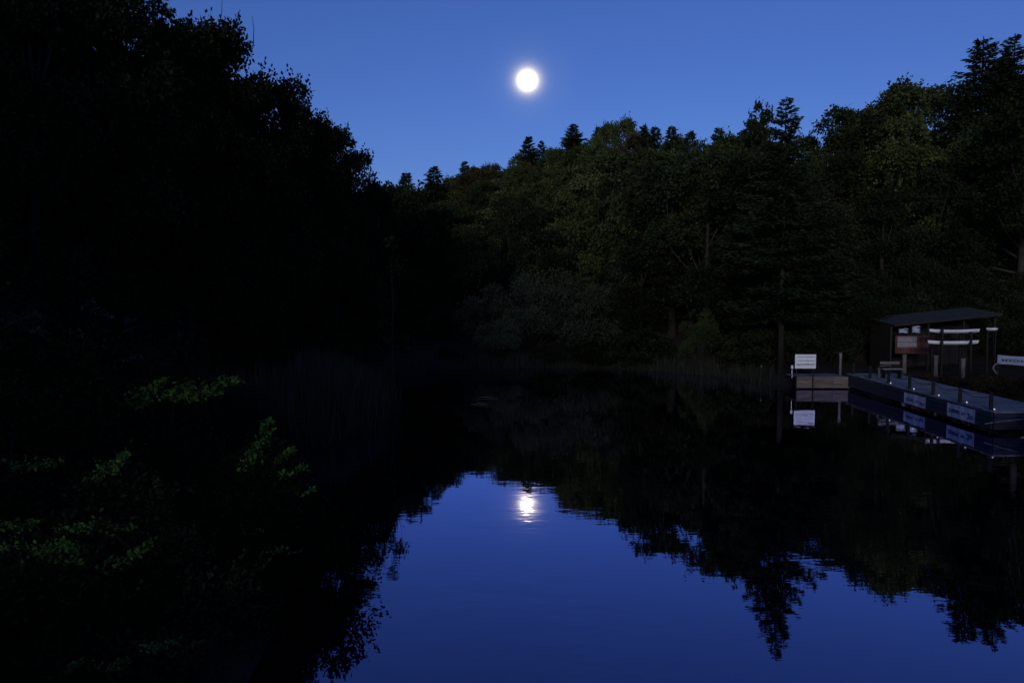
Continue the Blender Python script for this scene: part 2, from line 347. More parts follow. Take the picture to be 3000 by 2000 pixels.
# ------------------------------------------------------------------ water
def water_mat():
    m = bpy.data.materials.new('still dark pond water'); m.use_nodes = True; t = m.node_tree; t.nodes.clear()
    out = t.nodes.new('ShaderNodeOutputMaterial'); mx = t.nodes.new('ShaderNodeMixShader')
    df = t.nodes.new('ShaderNodeBsdfDiffuse'); df.inputs[0].default_value = (.002, .003, .006, 1)
    gl = t.nodes.new('ShaderNodeBsdfGlossy'); gl.inputs['Color'].default_value = (.65, .64, .95, 1); gl.inputs['Roughness'].default_value = .005
    fr = t.nodes.new('ShaderNodeFresnel'); fr.inputs[0].default_value = 1.7
    co = t.nodes.new('ShaderNodeTexCoord')
    def noise(scale, st, det):
        mp = t.nodes.new('ShaderNodeMapping'); mp.inputs['Scale'].default_value = st; nz = t.nodes.new('ShaderNodeTexNoise')
        nz.inputs['Scale'].default_value = scale; nz.inputs['Detail'].default_value = det; t.links.new(co.outputs['Object'], mp.inputs[0]); t.links.new(mp.outputs[0], nz.inputs['Vector']); return nz
    n1 = noise(1.6, (.7, 1.3, 1), 2); n2 = noise(6.0, (.5, 1.4, 1), 2); n3 = noise(.16, (1, 1, 1), 2)
    mr = t.nodes.new('ShaderNodeMapRange'); mr.inputs['From Min'].default_value = .42; mr.inputs['From Max'].default_value = .68; mr.inputs['To Min'].default_value = .25; mr.inputs['To Max'].default_value = 1.0
    t.links.new(n3.outputs['Fac'], mr.inputs[0])
    a = t.nodes.new('ShaderNodeMath'); a.operation = 'MULTIPLY_ADD'; a.inputs[1].default_value = .22
    t.links.new(n2.outputs['Fac'], a.inputs[0]); t.links.new(n1.outputs['Fac'], a.inputs[2])
    b = t.nodes.new('ShaderNodeMath'); b.operation = 'MULTIPLY'; t.links.new(a.outputs[0], b.inputs[0]); t.links.new(mr.outputs[0], b.inputs[1])
    bp = t.nodes.new('ShaderNodeBump'); bp.inputs['Strength'].default_value = 1.0; bp.inputs['Distance'].default_value = .0048
    t.links.new(b.outputs[0], bp.inputs['Height'])
    for n in (gl, fr): t.links.new(bp.outputs[0], n.inputs['Normal'])
    k = t.nodes.new('ShaderNodeMath'); k.operation = 'MULTIPLY'; k.use_clamp = True; k.inputs[1].default_value = 2.2; t.links.new(fr.outputs[0], k.inputs[0])
    t.links.new(k.outputs[0], mx.inputs[0]); t.links.new(df.outputs[0], mx.inputs[1]); t.links.new(gl.outputs[0], mx.inputs[2]); t.links.new(mx.outputs[0], out.inputs[0])
    return m
mb = MB(); mb.add([(-12, 1, 0), (23, 1, 0), (23, 52, 0), (-12, 52, 0)], [(0, 1, 2, 3)])
tag(mb.build('pond_water', water_mat()), kind='structure')

# ------------------------------------------------------------------ moon
MD = 6000.0
def moon():
    rr = MD * math.tan(R(.43)); v = []; f = []; nu, nv = 32, 16
    for j in range(nv + 1):
        for i in range(nu):
            a = 2 * math.pi * i / nu; b = math.pi * j / nv; v.append((rr * math.sin(b) * math.cos(a), rr * math.sin(b) * math.sin(a), rr * math.cos(b)))
    for j in range(nv):
        for i in range(nu): f.append((j * nu + i, j * nu + (i + 1) % nu, (j + 1) * nu + (i + 1) % nu, (j + 1) * nu + i))
    o = MB().add(v, f).build('moon', None, None, True); m, t, b = new_mat('moonlit dust')
    b.inputs['Base Color'].default_value = (0, 0, 0, 1); b.inputs['Specular IOR Level'].default_value = 0
    nz = t.nodes.new('ShaderNodeTexNoise'); nz.inputs['Scale'].default_value = .03; co = t.nodes.new('ShaderNodeTexCoord'); t.links.new(co.outputs['Object'], nz.inputs['Vector'])
    rp = t.nodes.new('ShaderNodeValToRGB'); rp.color_ramp.elements[0].color = (.85, .66, .38, 1); rp.color_ramp.elements[1].color = (1, .82, .52, 1)
    t.links.new(nz.outputs['Fac'], rp.inputs[0]); t.links.new(rp.outputs[0], b.inputs['Emission Color']); b.inputs['Emission Strength'].default_value = 6
    o.data.materials.append(m); o.location = Vector((0, 0, CAMH)) + MOON_DIR * MD
    tag(o, 'bright white full moon hanging in the blue dusk sky', 'moon')
moon()

# ------------------------------------------------------------------ woods
SKYLINE = [(-400, -900), (0, -300), (480, -30), (560, 25), (640, 60), (700, 50), (760, 125), (800, 215), (870, 270), (930, 345), (1000, 375), (1060, 440), (1100, 530), (1150, 530), (1200, 515),
           (1270, 500), (1350, 480), (1420, 475), (1480, 460), (1540, 425), (1620, 425), (1680, 390), (1780, 365), (1850, 365), (2000, 380), (2100, 385), (2210, 385),
           (2260, 330), (2300, 300), (2370, 375), (2400, 385), (2460, 330), (2560, 320), (2620, 262), (2760, 258), (2800, 265), (2850, 250), (3000, 190), (3300, 60), (3800, -100)]
CREST = [(1130, 80), (1250, 88), (1320, 150), (1370, 180), (1500, 158), (1700, 155), (1800, 125), (1900, 104), (2000, 95), (2100, 92), (2300, 86), (2480, 77), (2640, 73), (2800, 70), (3000, 65), (3400, 58)]
MIRROR = [(1160, 1500), (1210, 1490), (1300, 1475), (1330, 1430), (1360, 1378), (1400, 1385), (1450, 1410), (1540, 1412), (1600, 1432), (1620, 1450), (1670, 1500), (1720, 1502), (1800, 1530), (1880, 1545),
          (1920, 1580), (1980, 1650), (2050, 1690), (2180, 1700), (2200, 1850), (2265, 1950), (2340, 1850), (2370, 1690), (2480, 1692), (2550, 1742), (2650, 1730), (2750, 1745), (2800, 1880), (2900, 1970), (3000, 2050)]
def zcap(c, y, wide=0):      # how high a thing may reach before its mirror image in the pond would cover more sky than the photograph shows
    if c < 1160: return 99.0
    return -at_y(c, min(float(np.interp(c + q, *zip(*MIRROR))) for q in (-wide, 0, wide)), y).z
skyrow = lambda c: float(np.interp(c, *zip(*SKYLINE)))
crest = lambda c: float(np.interp(c, *zip(*CREST)))
def by_pixel(c, r, y):
    p = at_y(c, r, y); z = tz(p.x, p.y); return (p.x, p.y, z - .1), max(1.0, p.z - z + .1)

# crest trees: their tops make the skyline
G_RIDGE = 'trees along the skyline of the wooded ridge'
c = 1150.0; k = 0
def rl(c, k):
    near = 'beside the skyline notch' if c < 1330 else 'below and left of the moon' if c < 1520 else 'below and right of the moon' if c < 1760 else 'along the level middle' if c < 2230 else 'right of the tall spruce' if c < 2600 else 'beside the tall conifers'
    return ['olive', 'dark green', 'olive', 'brownish', 'dark green'][k % 5] + ' broadleaf crown on the ridge skyline ' + near
while c < 3080:
    y = crest(c) + rs.uniform(-2, 2); r = skyrow(c) + rs.uniform(10, 38)
    loc, h = by_pixel(c, r, y)
    plant(FAR[k % 6] if c < 2200 else MID[k % 4], 'broadleaf_tree', loc, h, rl(c, k), 'tree', G_RIDGE, ['olive', 'green', 'olive', 'brown', 'green'][k % 5], min(1.7, max(.75, 9.5 / h * rs.uniform(.8, 1.1))))
    k += 1; c += 5.2 / y * FPX * rs.uniform(.8, 1.2)
# wooded slopes between the shore and the crest
G_SLOPE = 'trees filling the wooded slopes behind the pond'
def slope_label(c, y, mt):
    where = 'left of the willows' if c < 1400 else 'above the grey green willows' if c < 1830 else 'above the large dark trees' if c < 2230 else 'right of the tall spruce' if c < 2560 else 'above the boat shed'
    far = 'low' if y < 72 else 'halfway up' if y < 105 else 'high'
    return {'olive': 'olive', 'green': 'dark green', 'brown': 'brownish', 'dark': 'blackish'}[mt] + ' broadleaf tree ' + far + ' on the slope ' + where
k = 0
for y0 in (53.5, 58, 63, 69, 75, 82, 90, 99, 109, 120, 132, 146, 162, 178):
    c = 1120.0 + rs.uniform(0, 60)
    while c < 3150:
        y = y0 + rs.uniform(-2.2, 2.2); x = (c - 1500) / FPX * y; step = rs.uniform(5.2, 7.0) / y * FPX
        if y < crest(c) - 2.5 and not (14 < x < 30 and y < 50):
            z = tz(x, y); lim = max(skyrow(c + q) for q in (-45, 0, 45)) + rs.uniform(8, 40)
            h = min(rs.uniform(9, 13.5), at_y(c, lim, y).z - z, zcap(c, y, 40) - z)
            if h > 3.2:
                az = x / y
                mt = rs.choice(['olive', 'green', 'olive', 'green', 'olive', 'green', 'brown', 'dark'] if az < .22 else (['green', 'green', 'olive', 'dark', 'green'] if az < .5 else ['dark', 'green', 'dark']))
                if y < 66: mt = rs.choice(['dark', 'dark', 'green'])  # shade at the foot of the slope put into darker leaves
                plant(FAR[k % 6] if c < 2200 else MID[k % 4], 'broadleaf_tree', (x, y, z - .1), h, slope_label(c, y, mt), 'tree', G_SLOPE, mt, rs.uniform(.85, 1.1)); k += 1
        c += step
# trees one can pick out
def single(proto, name, c, r, y, label, cat='tree', mat=None, ws=1.0, tmat=None, group=None, rz=None):
    loc, h = by_pixel(c, r, y); h = min(h, max(2.5, zcap(c, y) - loc[2])) if 'spruce' not in name and 'pine' not in name and 'conifer' not in name else h
    return plant(proto, name, loc, h, label, cat, group, mat, ws, rz, 'trunk', tmat)
# undergrowth that closes the wood's foot along the crest and the shores
G_UND = 'undergrowth bushes at the foot of the woods'
def under(x, y, h, mat): plant(WIL[rs.randrange(3)], 'undergrowth_bush', (x, y, tz(x, y) - .1), h, 'dim undergrowth bush at the foot of the woods', 'bush', G_UND, mat, rs.uniform(.9, 1.2), trunk_name='stems')
c = 1000.0
while c < 3300:
    y = (crest(c) if c > 1130 else 58) + rs.uniform(1, 3); x = (c - 1500) / FPX * y; z = tz(x, y)
    under(x, y, max(2.5, min(rs.uniform(5, 6.5), at_y(c, skyrow(c) + 30, y).z - z)), rs.choice(['green', 'olive', 'dark'])); c += 4.6 / y * FPX
for (x, y) in [(16, 47), (19, 48.5), (22, 47.5), (25, 48), (28, 47), (31, 46), (33.5, 43), (35.5, 39), (36, 34), (35.5, 29), (18, 54), (24, 55), (30, 54), (36, 50), (39, 44), (14.5, 44.5), (41, 38), (42, 55), (27, 60), (35, 60), (20, 60), (17.4, 43.6), (19.6, 44.6), (15.7, 42.2), (21.8, 45), (24, 45.4), (26.5, 44.8), (28.8, 43.5), (23.5, 61), (25.5, 66), (-8.6, 58), (-7.2, 60), (-10, 56.5), (-9.4, 61), (-11.5, 58)]:
    under(x + rs.uniform(-.6, .6), y, rs.uniform(3.2, 4.8) if x > 0 else 6.0, 'dark')
single(SPF[0], 'spruce_tree', 1190, 500, 77, 'small spruce tip in the notch of the skyline beside the left hillside', ws=1.3)
single(SPF[1], 'spruce_tree', 1271, 484, 86, 'pointed dark spruce on the lower left part of the ridge', ws=1.6)
single(SPF[2], 'spruce_tree', 1362, 470, 168, 'tiny spruce tip left of the ridge trees below the moon', ws=1.4)
single(SPF[0], 'spruce_tree', 1549, 396, 152, 'tall spruce on the ridge just below the moon', ws=1.5)
single(SPF[2], 'spruce_tree', 1586, 410, 152, 'ragged thin spruce right beside the tall one below the moon', ws=1.2)
single(SPF[1], 'spruce_tree', 1681, 362, 150, 'broad spruce where the ridge steps up right of the moon', ws=1.9)
single(SPF[0], 'spruce_tree', 1752, 368, 135, 'narrow spruce tip right of the ridge step', ws=.8)
single(FAR[1], 'broadleaf_tree', 1838, 352, 118, 'round bright green tree topping the middle of the ridge', mat='green', ws=.6)
single(FAR[3], 'broadleaf_tree', 1788, 364, 128, 'rounded olive tree topping the ridge left of the green one', mat='olive', ws=.6)
for cc, rr_, lab in ((1885, 362, 'first'), (1920, 366, 'second'), (1968, 366, 'third'), (2022, 380, 'fourth'), (2105, 370, 'fifth'), (2178, 374, 'sixth')):
    single(SPF[int(cc) % 3], 'spruce_tree', cc, rr_, crest(cc) - 3, lab + ' from the left of six small spruce tips along the level ridge', ws=1.25, group='small spruce tips on the level ridge')
single(SPN[0], 'spruce_tree', 2303, 284, 39.8, 'tall dark spruce standing behind the white notice sign', ws=1.25, mat='needle')
single(PINE[0], 'thin_pine_tree', 2226, 306, 62, 'thin ragged pine just left of the tall spruce', ws=.55, mat='dark')
single(MID[0], 'broadleaf_tree', 2085, 450, 49, 'large dark tree at the far right corner of the pond', mat='dark', ws=1.0)
single(MID[1], 'broadleaf_tree', 1975, 490, 52, 'dark round tree on the far shore left of the large dark tree', mat='dark', ws=1.25)
single(MID[2], 'broadleaf_tree', 2200, 470, 46.5, 'dark tree between the large dark tree and the spruce', mat='dark', ws=.9)
single(MID[3], 'broadleaf_tree', 1880, 690, 50.5, 'low dark tree right of the grey green willows', mat='dark', ws=1.2)
single(MID[0], 'broadleaf_tree', 2330, 640, 44, 'low dark tree behind the notice sign', mat='dark', ws=1.4)
single(MID[1], 'broadleaf_tree', 2440, 600, 48.5, 'dim green tree behind the jetty post', mat='dark', ws=1.1)
single(MID[2], 'broadleaf_tree', 2590, 560, 50, 'dim tree left of the boat shed roof', mat='dark', ws=1.0)
single(MID[3], 'broadleaf_tree', 2740, 500, 52, 'dark green tree straight behind the boat shed', mat='dark', ws=1.0)
single(MID[0], 'broadleaf_tree', 2880, 430, 52, 'dark tree behind the right end of the boat shed', mat='dark', ws=1.0)
single(MID[2], 'broadleaf_tree', 3010, 330, 47, 'tall dark tree at the right edge of the picture', mat='dark', ws=1.0)
single(MID[2], 'broadleaf_tree', 2490, 322, 75, 'rounded tree crown right of the skyline dip beside the spruce', mat='olive', ws=1.0)
single(MID[1], 'broadleaf_tree', 2560, 318, 74, 'flat topped tree crown left of the highest broad crown', mat='olive', ws=1.0)
single(MID[0], 'broadleaf_tree', 2650, 262, 72, 'highest broad domed crown on the right skyline', mat='olive', ws=1.1)
single(MID[3], 'broadleaf_tree', 2735, 256, 72, 'broad domed crown left of the tall conifers', mat='olive', ws=1.1)
single(SPN[1], 'conifer_tree', 2882, 106, 66, 'tall ragged conifer standing above the right skyline', mat='needle', ws=1.7)
single(SPN[0], 'conifer_tree', 2974, 98, 64, 'tall ragged conifer at the right edge of the skyline', mat='needle', ws=1.5)
single(PINE[1], 'conifer_tree', 2932, 175, 65, 'shorter ragged conifer between the two tall ones on the right', mat='needle', ws=.7)

# left bank trees, shade partly put into their dark leaf colour
LEFT = [(1112, 560, 46, 'lowest and farthest tree of the dark left bank'), (1062, 450, 43, 'second farthest tree of the dark left bank'), (1000, 385, 41, 'dark bank tree two crowns up from the skyline notch'),
        (930, 340, 37.5, 'dark bank tree halfway down the left skyline slope'), (865, 268, 35, 'dark bank tree above the middle of the left skyline slope'), (800, 220, 33, 'dark bank tree where the left skyline bends down steeply'),
        (720, 140, 31, 'dark bank tree just right of the twigs on the left skyline'), (655, 78, 29.5, 'dark bank tree below the bare twigs on the left skyline'), (560, 70, 28.5, 'loose crowned bank tree with sky showing through its top'),
        (425, 0, 27, 'tall bank tree cut off by the top edge, first from the sky'), (320, -60, 25.5, 'tall bank tree cut off by the top edge, second from the sky'), (200, -130, 24, 'tall bank tree cut off by the top edge, third from the sky'),
        (80, -200, 22, 'tall bank tree cut off by the top edge, nearest the left edge')]
for i, (c, r, y, lab) in enumerate(LEFT):
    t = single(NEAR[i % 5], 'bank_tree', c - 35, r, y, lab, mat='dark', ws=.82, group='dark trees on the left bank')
    if i == 7:
        s = t.scale.z
        for (c0, r0, c1, r1) in ((640, 90, 651, -12), (613, 95, 616, 38), (742, 118, 739, 48)):
            a = at_y(c0, r0 + 12, y - .4); b = at_y(c1, r1, y - .4); o = MB().tube([a, a.lerp(b, .55) + Vector((.04, 0, 0)), b], [.020, .014, .006], 5).build('bare_twig', M['darkwood'])
            o.parent = t; bpy.context.view_layer.update(); o.matrix_parent_inverse = t.matrix_world.inverted()
G_LB = 'dark trees deeper in the left bank wood'
for i, (c, r, y, lab) in enumerate(LEFT):
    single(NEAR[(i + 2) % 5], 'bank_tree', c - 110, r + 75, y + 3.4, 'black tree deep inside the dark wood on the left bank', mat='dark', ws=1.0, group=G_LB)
for (x, y) in ((-8.6, 64), (-6, 66.5), (-10.6, 70), (-7.4, 75), (-3.4, 70), (-11.5, 60), (-9, 57)):
    z = tz(x, y); plant(FAR[int(y) % 6], 'broadleaf_tree', (x, y, z - .1), min(8.5, zcap(proj(x, y, z)[0], y) - z, at_y(proj(x, y, z)[0], skyrow(proj(x, y, z)[0]) + 30, y).z - z), 'dim broadleaf tree among the many on the wooded slopes', 'tree', 'trees filling the wooded slopes behind the pond', 'dark', 1.0)
for (x, y) in ((38, 60), (42, 57), (45, 64), (38, 53)): plant(MID[int(y) % 4], 'broadleaf_tree', (x, y, tz(x, y) - .1), 11.5, 'blackish broadleaf tree low on the slope above the boat shed', 'tree', 'trees filling the wooded slopes behind the pond', 'dark', 1.1)
SAP = broadleaf(610, 7, 1.15, .32, 11, 420, .12, .9, 3, tr=.28)
plant(SAP, 'leaning_sapling', (-4.75, 30.4, -.1), 6.9, 'thin sparse sapling over the reeds, its drooping twigs mirrored in the water', 'tree', None, 'dark', .9)
plant(SAP, 'leaning_sapling', (-5.3, 31.4, -.1), 5.2, 'shorter sparse sapling behind the thin one over the reeds', 'tree', None, 'dark', .9)
for (x, y) in [(-19, 30), (-24, 24), (-16, 45), (-14, 52), (-22, 38), (-28, 32), (-20, 55), (-30, 44), (-16, 19), (-22, 15), (-14.5, 12), (-13, 60), (-17, 66)]:
    z = tz(x, y); c, _ = proj(x, y, z); lim = max(skyrow(c + q) for q in (-150, 0, 150)) + 30
    h = min(12.5, at_y(c, lim, y).z - z)
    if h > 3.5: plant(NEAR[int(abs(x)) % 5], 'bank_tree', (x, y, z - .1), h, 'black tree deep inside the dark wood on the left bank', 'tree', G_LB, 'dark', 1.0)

# unseen trees added beside and behind the camera to shade the left bank
for (x, y, h) in [(-14, 4, 10), (-18, 8, 12), (-14.5, -4, 9), (-21, 0, 12), (-19, -10, 12), (-14, -12, 8), (-26, 6, 12), (-25, -8, 11), (-17, -18, 12), (-23, -18, 12)]:
    plant(NEAR[int(abs(x)) % 5], 'bank_tree', (x, y, tz(x, y) - .1), h, 'unseen tree added beside the camera to shade the left bank', 'tree', 'unseen shade trees beside the camera', 'dark', 1.15)

# willows and shore bushes
def low(proto, c, r, y, label, mat, ws=1.0, name='shore_bush', cat='bush', group=None):
    loc, h = by_pixel(c, r, y); return plant(proto, name, loc, h, label, cat, group, mat, ws, trunk_name='stems')
low(WIL[0], 1425, 800, 52, 'leftmost of the grey green willows on the far shore', 'willow', .95, 'willow_shrub', 'willow')
low(WIL[1], 1555, 792, 51.5, 'grey green willow second from the left on the far shore', 'willow', 1.0, 'willow_shrub', 'willow')
low(WIL[2], 1680, 775, 51, 'grey green willow third from the left on the far shore', 'willow', 1.0, 'willow_shrub', 'willow')
low(WIL[0], 1785, 745, 51, 'tallest and rightmost grey green willow against the dark trees', 'willow', .9, 'willow_shrub', 'willow')
low(WIL[1], 1462, 928, 49.3, 'small rounded bush in front of the willows', 'willow', 1.3, 'rounded_bush')
low(WIL[2], 1205, 790, 55, 'dim olive bush left of the willows beside the dark bank', 'olive', 1.0)
low(WIL[0], 1290, 850, 53, 'dim brown bush between the dark bank and the willows', 'brown', 1.0)
low(WIL[2], 2050, 900, 46.5, 'dim green bush in front of the large dark tree', 'green', .75)
low(BUSH[0], 1620, 1000, 48.5, 'low dark bush at the waterline below the willows', 'dark', 1.5)
low(BUSH[1], 1740, 985, 48.2, 'low dark bush at the waterline below the rightmost willow', 'dark', 1.5)
low(BUSH[2], 1880, 960, 47.5, 'low black bush at the waterline right of the willows', 'dark', 1.5)
low(BUSH[0], 1330, 1010, 48.2, 'low dark bush at the waterline left of the rounded bush', 'dark', 1.5)
low(BUSH[1], 2140, 950, 44.6, 'low black bush at the waterline left of the notice sign', 'dark', 1.4)
low(BUSH[2], 2250, 960, 42.2, 'low black bush right behind the thin post in the water', 'dark', 1.3)
low(WIL[1], 1140, 900, 48.5, 'dark bush at the foot of the left bank by the far corner', 'dark', 1.0)
low(WIL[2], 1060, 880, 43.5, 'black bush under the left bank trees near the reeds', 'dark', .9)
low(WIL[0], 960, 900, 37, 'black bush under the middle of the left bank', 'dark', .9)
low(WIL[1], 830, 930, 33, 'black bush under the left bank behind the reeds', 'dark', .9)
low(WIL[2], 680, 930, 29, 'black bush under the left bank left of the reeds', 'dark', .9)
low(WIL[0], 480, 900, 25, 'black bush low on the left bank below the tall trees', 'dark', .9)
low(WIL[1], 230, 880, 22, 'black bush low on the left bank near the left edge', 'dark', .9)

# near bank bushes, bottom left
G_FG = 'near bank bushes at the bottom left'
FG = [(-4.4, 6.2, 1.7), (-6.2, 8.4, 2.4), (-8.4, 11.5, 2.9), (-5.6, 13.0, 1.5), (-8.2, 16.5, 2.3), (-3.3, 4.4, 1.0), (-6.4, 5.4, 2.2), (-9.2, 8.0, 3.2), (-11.5, 13.5, 3.3), (-9.6, 19.5, 2.4), (-12.5, 17.5, 3.2),
      (-4.4, 9.6, 1.4), (-7.6, 21.8, 1.6), (-6.8, 18.4, 1.5), (-10.6, 23.5, 2.2), (-4.0, 7.8, 1.3), (-5.0, 11.2, 1.5), (-7.3, 14.6, 2.0), (-6.9, 10.2, 2.2), (-5.2, 4.6, 1.6), (-10.4, 10.4, 3.2), (-7.8, 6.4, 2.6), (-8.6, 14.0, 2.6), (-10.2, 16.2, 2.8)]
for i, (x, y, h) in enumerate(FG):
    plant(BRAM[i % 3], 'near_bush', (x, y, tz(x, y) - .1), h, 'dark leafy bush in the black tangle on the near left bank', 'bush', G_FG, 'dark', 1.15, trunk_name='stems')
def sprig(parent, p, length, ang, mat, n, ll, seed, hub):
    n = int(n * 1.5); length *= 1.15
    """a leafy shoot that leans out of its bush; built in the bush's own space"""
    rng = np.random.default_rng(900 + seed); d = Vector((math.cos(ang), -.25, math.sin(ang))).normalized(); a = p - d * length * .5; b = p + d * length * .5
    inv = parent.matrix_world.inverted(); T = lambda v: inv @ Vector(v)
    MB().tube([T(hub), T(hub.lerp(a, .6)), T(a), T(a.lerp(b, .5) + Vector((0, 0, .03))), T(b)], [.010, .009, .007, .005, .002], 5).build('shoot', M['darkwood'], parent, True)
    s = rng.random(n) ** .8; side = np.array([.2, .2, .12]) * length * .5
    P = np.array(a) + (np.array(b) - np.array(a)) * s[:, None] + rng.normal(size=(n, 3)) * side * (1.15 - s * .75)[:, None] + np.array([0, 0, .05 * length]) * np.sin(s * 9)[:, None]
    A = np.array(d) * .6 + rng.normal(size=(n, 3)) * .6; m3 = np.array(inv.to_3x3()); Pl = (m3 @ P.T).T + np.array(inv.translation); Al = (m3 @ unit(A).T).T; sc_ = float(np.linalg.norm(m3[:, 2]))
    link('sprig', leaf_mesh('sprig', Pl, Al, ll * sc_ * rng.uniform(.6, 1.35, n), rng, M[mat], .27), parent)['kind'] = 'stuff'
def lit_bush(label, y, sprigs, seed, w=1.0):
    """a bush whose upper shoots have brighter leaves, coloured as if catching the last light; sprigs: (col, row, length, angle, material, leaves, leaf length)"""
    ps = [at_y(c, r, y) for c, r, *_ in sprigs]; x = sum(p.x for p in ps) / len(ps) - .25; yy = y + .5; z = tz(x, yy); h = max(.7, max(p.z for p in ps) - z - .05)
    b = plant(BRAM[seed % 3], 'leafy_bush', (x, yy, z - .1), h, label, 'bush', 'near bank bushes with shoots coloured as lit', 'dark', w, trunk_name='stems'); bpy.context.view_layer.update()
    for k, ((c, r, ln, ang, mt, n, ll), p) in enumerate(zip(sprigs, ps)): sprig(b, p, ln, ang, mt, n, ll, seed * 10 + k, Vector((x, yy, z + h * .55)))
lit_bush('bush with the brightest long green branch, highest on the near bank', 12, [(600, 1138, .95, .18, 'lit_tint', 230, .085), (520, 1160, .5, -.2, 'lit_tint', 90, .08), (435, 1142, .6, .4, 'lit_tint', 120, .08), (400, 1180, .5, .1, 'lit_tint', 60, .08)], 1, 1.1)
lit_bush('bush with a slanting green sprig left of the middle of the near bank', 9, [(325, 1365, .5, .5, 'lit_tint', 120, .06), (285, 1395, .35, .7, 'lit_tint', 50, .06), (130, 1360, .5, .1, 'lit_tint', 50, .06), (60, 1365, .4, .0, 'lit_tint', 40, .06)], 2)
lit_bush('bush with an upright green sprig nearest the reeds', 11, [(762, 1305, .7, 1.15, 'lit_tint', 150, .075), (735, 1340, .5, .9, 'lit_tint', 80, .07), (830, 1335, .35, .5, 'lit_tint', 50, .07), (850, 1385, .45, .3, 'lit_tint', 60, .07), (890, 1440, .3, .2, 'lit_tint', 30, .06)], 3)
lit_bush('bush with level green branches low at the left edge', 7, [(110, 1605, .7, .04, 'lit_tint', 130, .055), (40, 1540, .45, .1, 'lit_tint', 70, .055), (190, 1640, .3, -.1, 'lit_tint', 40, .05), (220, 1545, .4, .15, 'lit_tint', 50, .05)], 4)
lit_bush('bush with a slanting sprig right of the level branches', 7.2, [(350, 1640, .45, .35, 'lit_tint', 70, .05), (415, 1605, .3, .6, 'lit_tint', 40, .05), (330, 1540, .5, .0, 'lit_tint', 50, .05)], 5)
lit_bush('bush leaning over the water with a few small leaves', 9.4, [(800, 1610, .35, .2, 'lit_tint', 34, .05), (860, 1620, .2, .3, 'willow', 14, .045), (740, 1660, .3, .0, 'lit_tint', 30, .05), (730, 1555, .3, .1, 'lit_tint', 20, .05)], 6, .55)
lit_bush('bush with a grey green branch high at the left edge', 13, [(45, 930, .9, -.12, 'willow', 130, .085), (15, 1140, .8, .1, 'lit_tint', 70, .08), (90, 960, .5, -.4, 'willow', 40, .08)], 7)
lit_bush('bush with drooping loose sprigs right of the one at the left edge', 14, [(280, 905, .7, -.5, 'willow', 50, .08), (250, 1000, .8, -.5, 'lit_tint', 50, .08), (300, 1090, .5, .3, 'lit_tint', 40, .08), (380, 1050, .4, .2, 'willow', 26, .08)], 8)
lit_bush('bush with a few sprigs at the bottom edge of the picture', 5.8, [(320, 1950, .35, .3, 'lit_tint', 50, .04), (450, 1890, .35, .2, 'lit_tint', 50, .04), (190, 1965, .3, .5, 'lit_tint', 40, .04), (540, 1900, .3, .4, 'lit_tint', 30, .04)], 9)

# reeds
def reeds(name, label, pts, hmin, hmax, seed, mat):
    rng = np.random.default_rng(seed); n = len(pts); P = np.array([(x, y, z - .15) for x, y, z in pts]); h = rng.uniform(hmin, hmax, n)
    A = np.stack([rng.normal(size=n) * .12, rng.normal(size=n) * .12, np.ones(n)], 1)
    o = link(name, leaf_mesh(name, P, A, h, rng, M[mat], .011)); tag(o, label, 'reeds', None, 'stuff')
rg = np.random.default_rng(77); rx = rg.uniform(-9.5, -4.4, 16000); ry = rg.uniform(22.5, 34, 16000)
ok = (sdist(rx, ry) > -.9) & (sdist(rx, ry) < 2.6); rx = rx[ok][:5200]; ry = ry[ok][:5200]
rp_ = list(zip(rx, ry, terr(rx, ry)))
reeds('reed_bed', 'grey green reed bed along the left shore in front of the dark bank', rp_, 1.1, 2.1, 31, 'reed')
base = SP[(SP[:, 1] >= 34) & (SP[:, 0] <= 13)]; pk = base[rg.integers(0, len(base), 9000)]
rx = pk[:, 0] + rg.normal(size=9000) * .55; ry = pk[:, 1] + .2 + rg.normal(size=9000) * .55
ok = sdist(rx, ry) > -.5; rx = rx[ok][:6000]; ry = ry[ok][:6000]
rp_ = list(zip(rx, ry, terr(rx, ry)))
reeds('shore_grass', 'brown and green grass fringe along the far waterline', rp_, .35, .95, 32, 'reed')
# floating branch
p = at_y(1385, 1187, 31.6); q = at_y(1432, 1186, 31.6); p.z = q.z = .01
o = MB().tube([(-.35, 0, .0), (0, .03, .03), (.36, -.02, .01)], [.008, .014, .006], 6).build('floating_branch', M['brownwood']); o.location = at_y(1405, 1186, 31.6); o.location.z = .015
tag(o, 'pale stick floating on the water near the far shore', 'stick')
o = MB().tube([(-.42, 0, .02), (0, .02, .035), (.45, .03, .01)], [.006, .013, .005], 6).build('floating_branch', M['brownwood']); o.location = at_y(1425, 1164, 33.6); o.location.z = .015; o.rotation_euler = (0, 0, -.1)
tag(o, 'longer pale stick floating just behind the first one', 'stick')

# ------------------------------------------------------------------ jetty
def box_o(name, a, b, mat, parent=None): return MB().box(a, b).build(name, mat, parent)
JX = lambda y: 15.78 + .045 * (y - 26)
DZ = .74
j = empty('wooden_jetty', (JX(26), 26, 0)); tag(j, 'long grey plank jetty with dark posts along the right shore', 'jetty')
y = 24.9; n = 0; pm = MB().box((-1.15, -.088, -.05), (1.15, .088, 0)).mesh('plank', M['deck'])
while y < 37.2:
    o = link('plank', pm, j); o.location = (JX(y) + 1.12 - JX(26) + rs.uniform(-.015, .015), y - 26, DZ + rs.uniform(-.006, .006)); o.rotation_euler = (0, rs.uniform(-.004, .004), .0 + rs.uniform(-.006, .006)); y += .19
def along(yy): return JX(yy) - JX(26), yy - 26
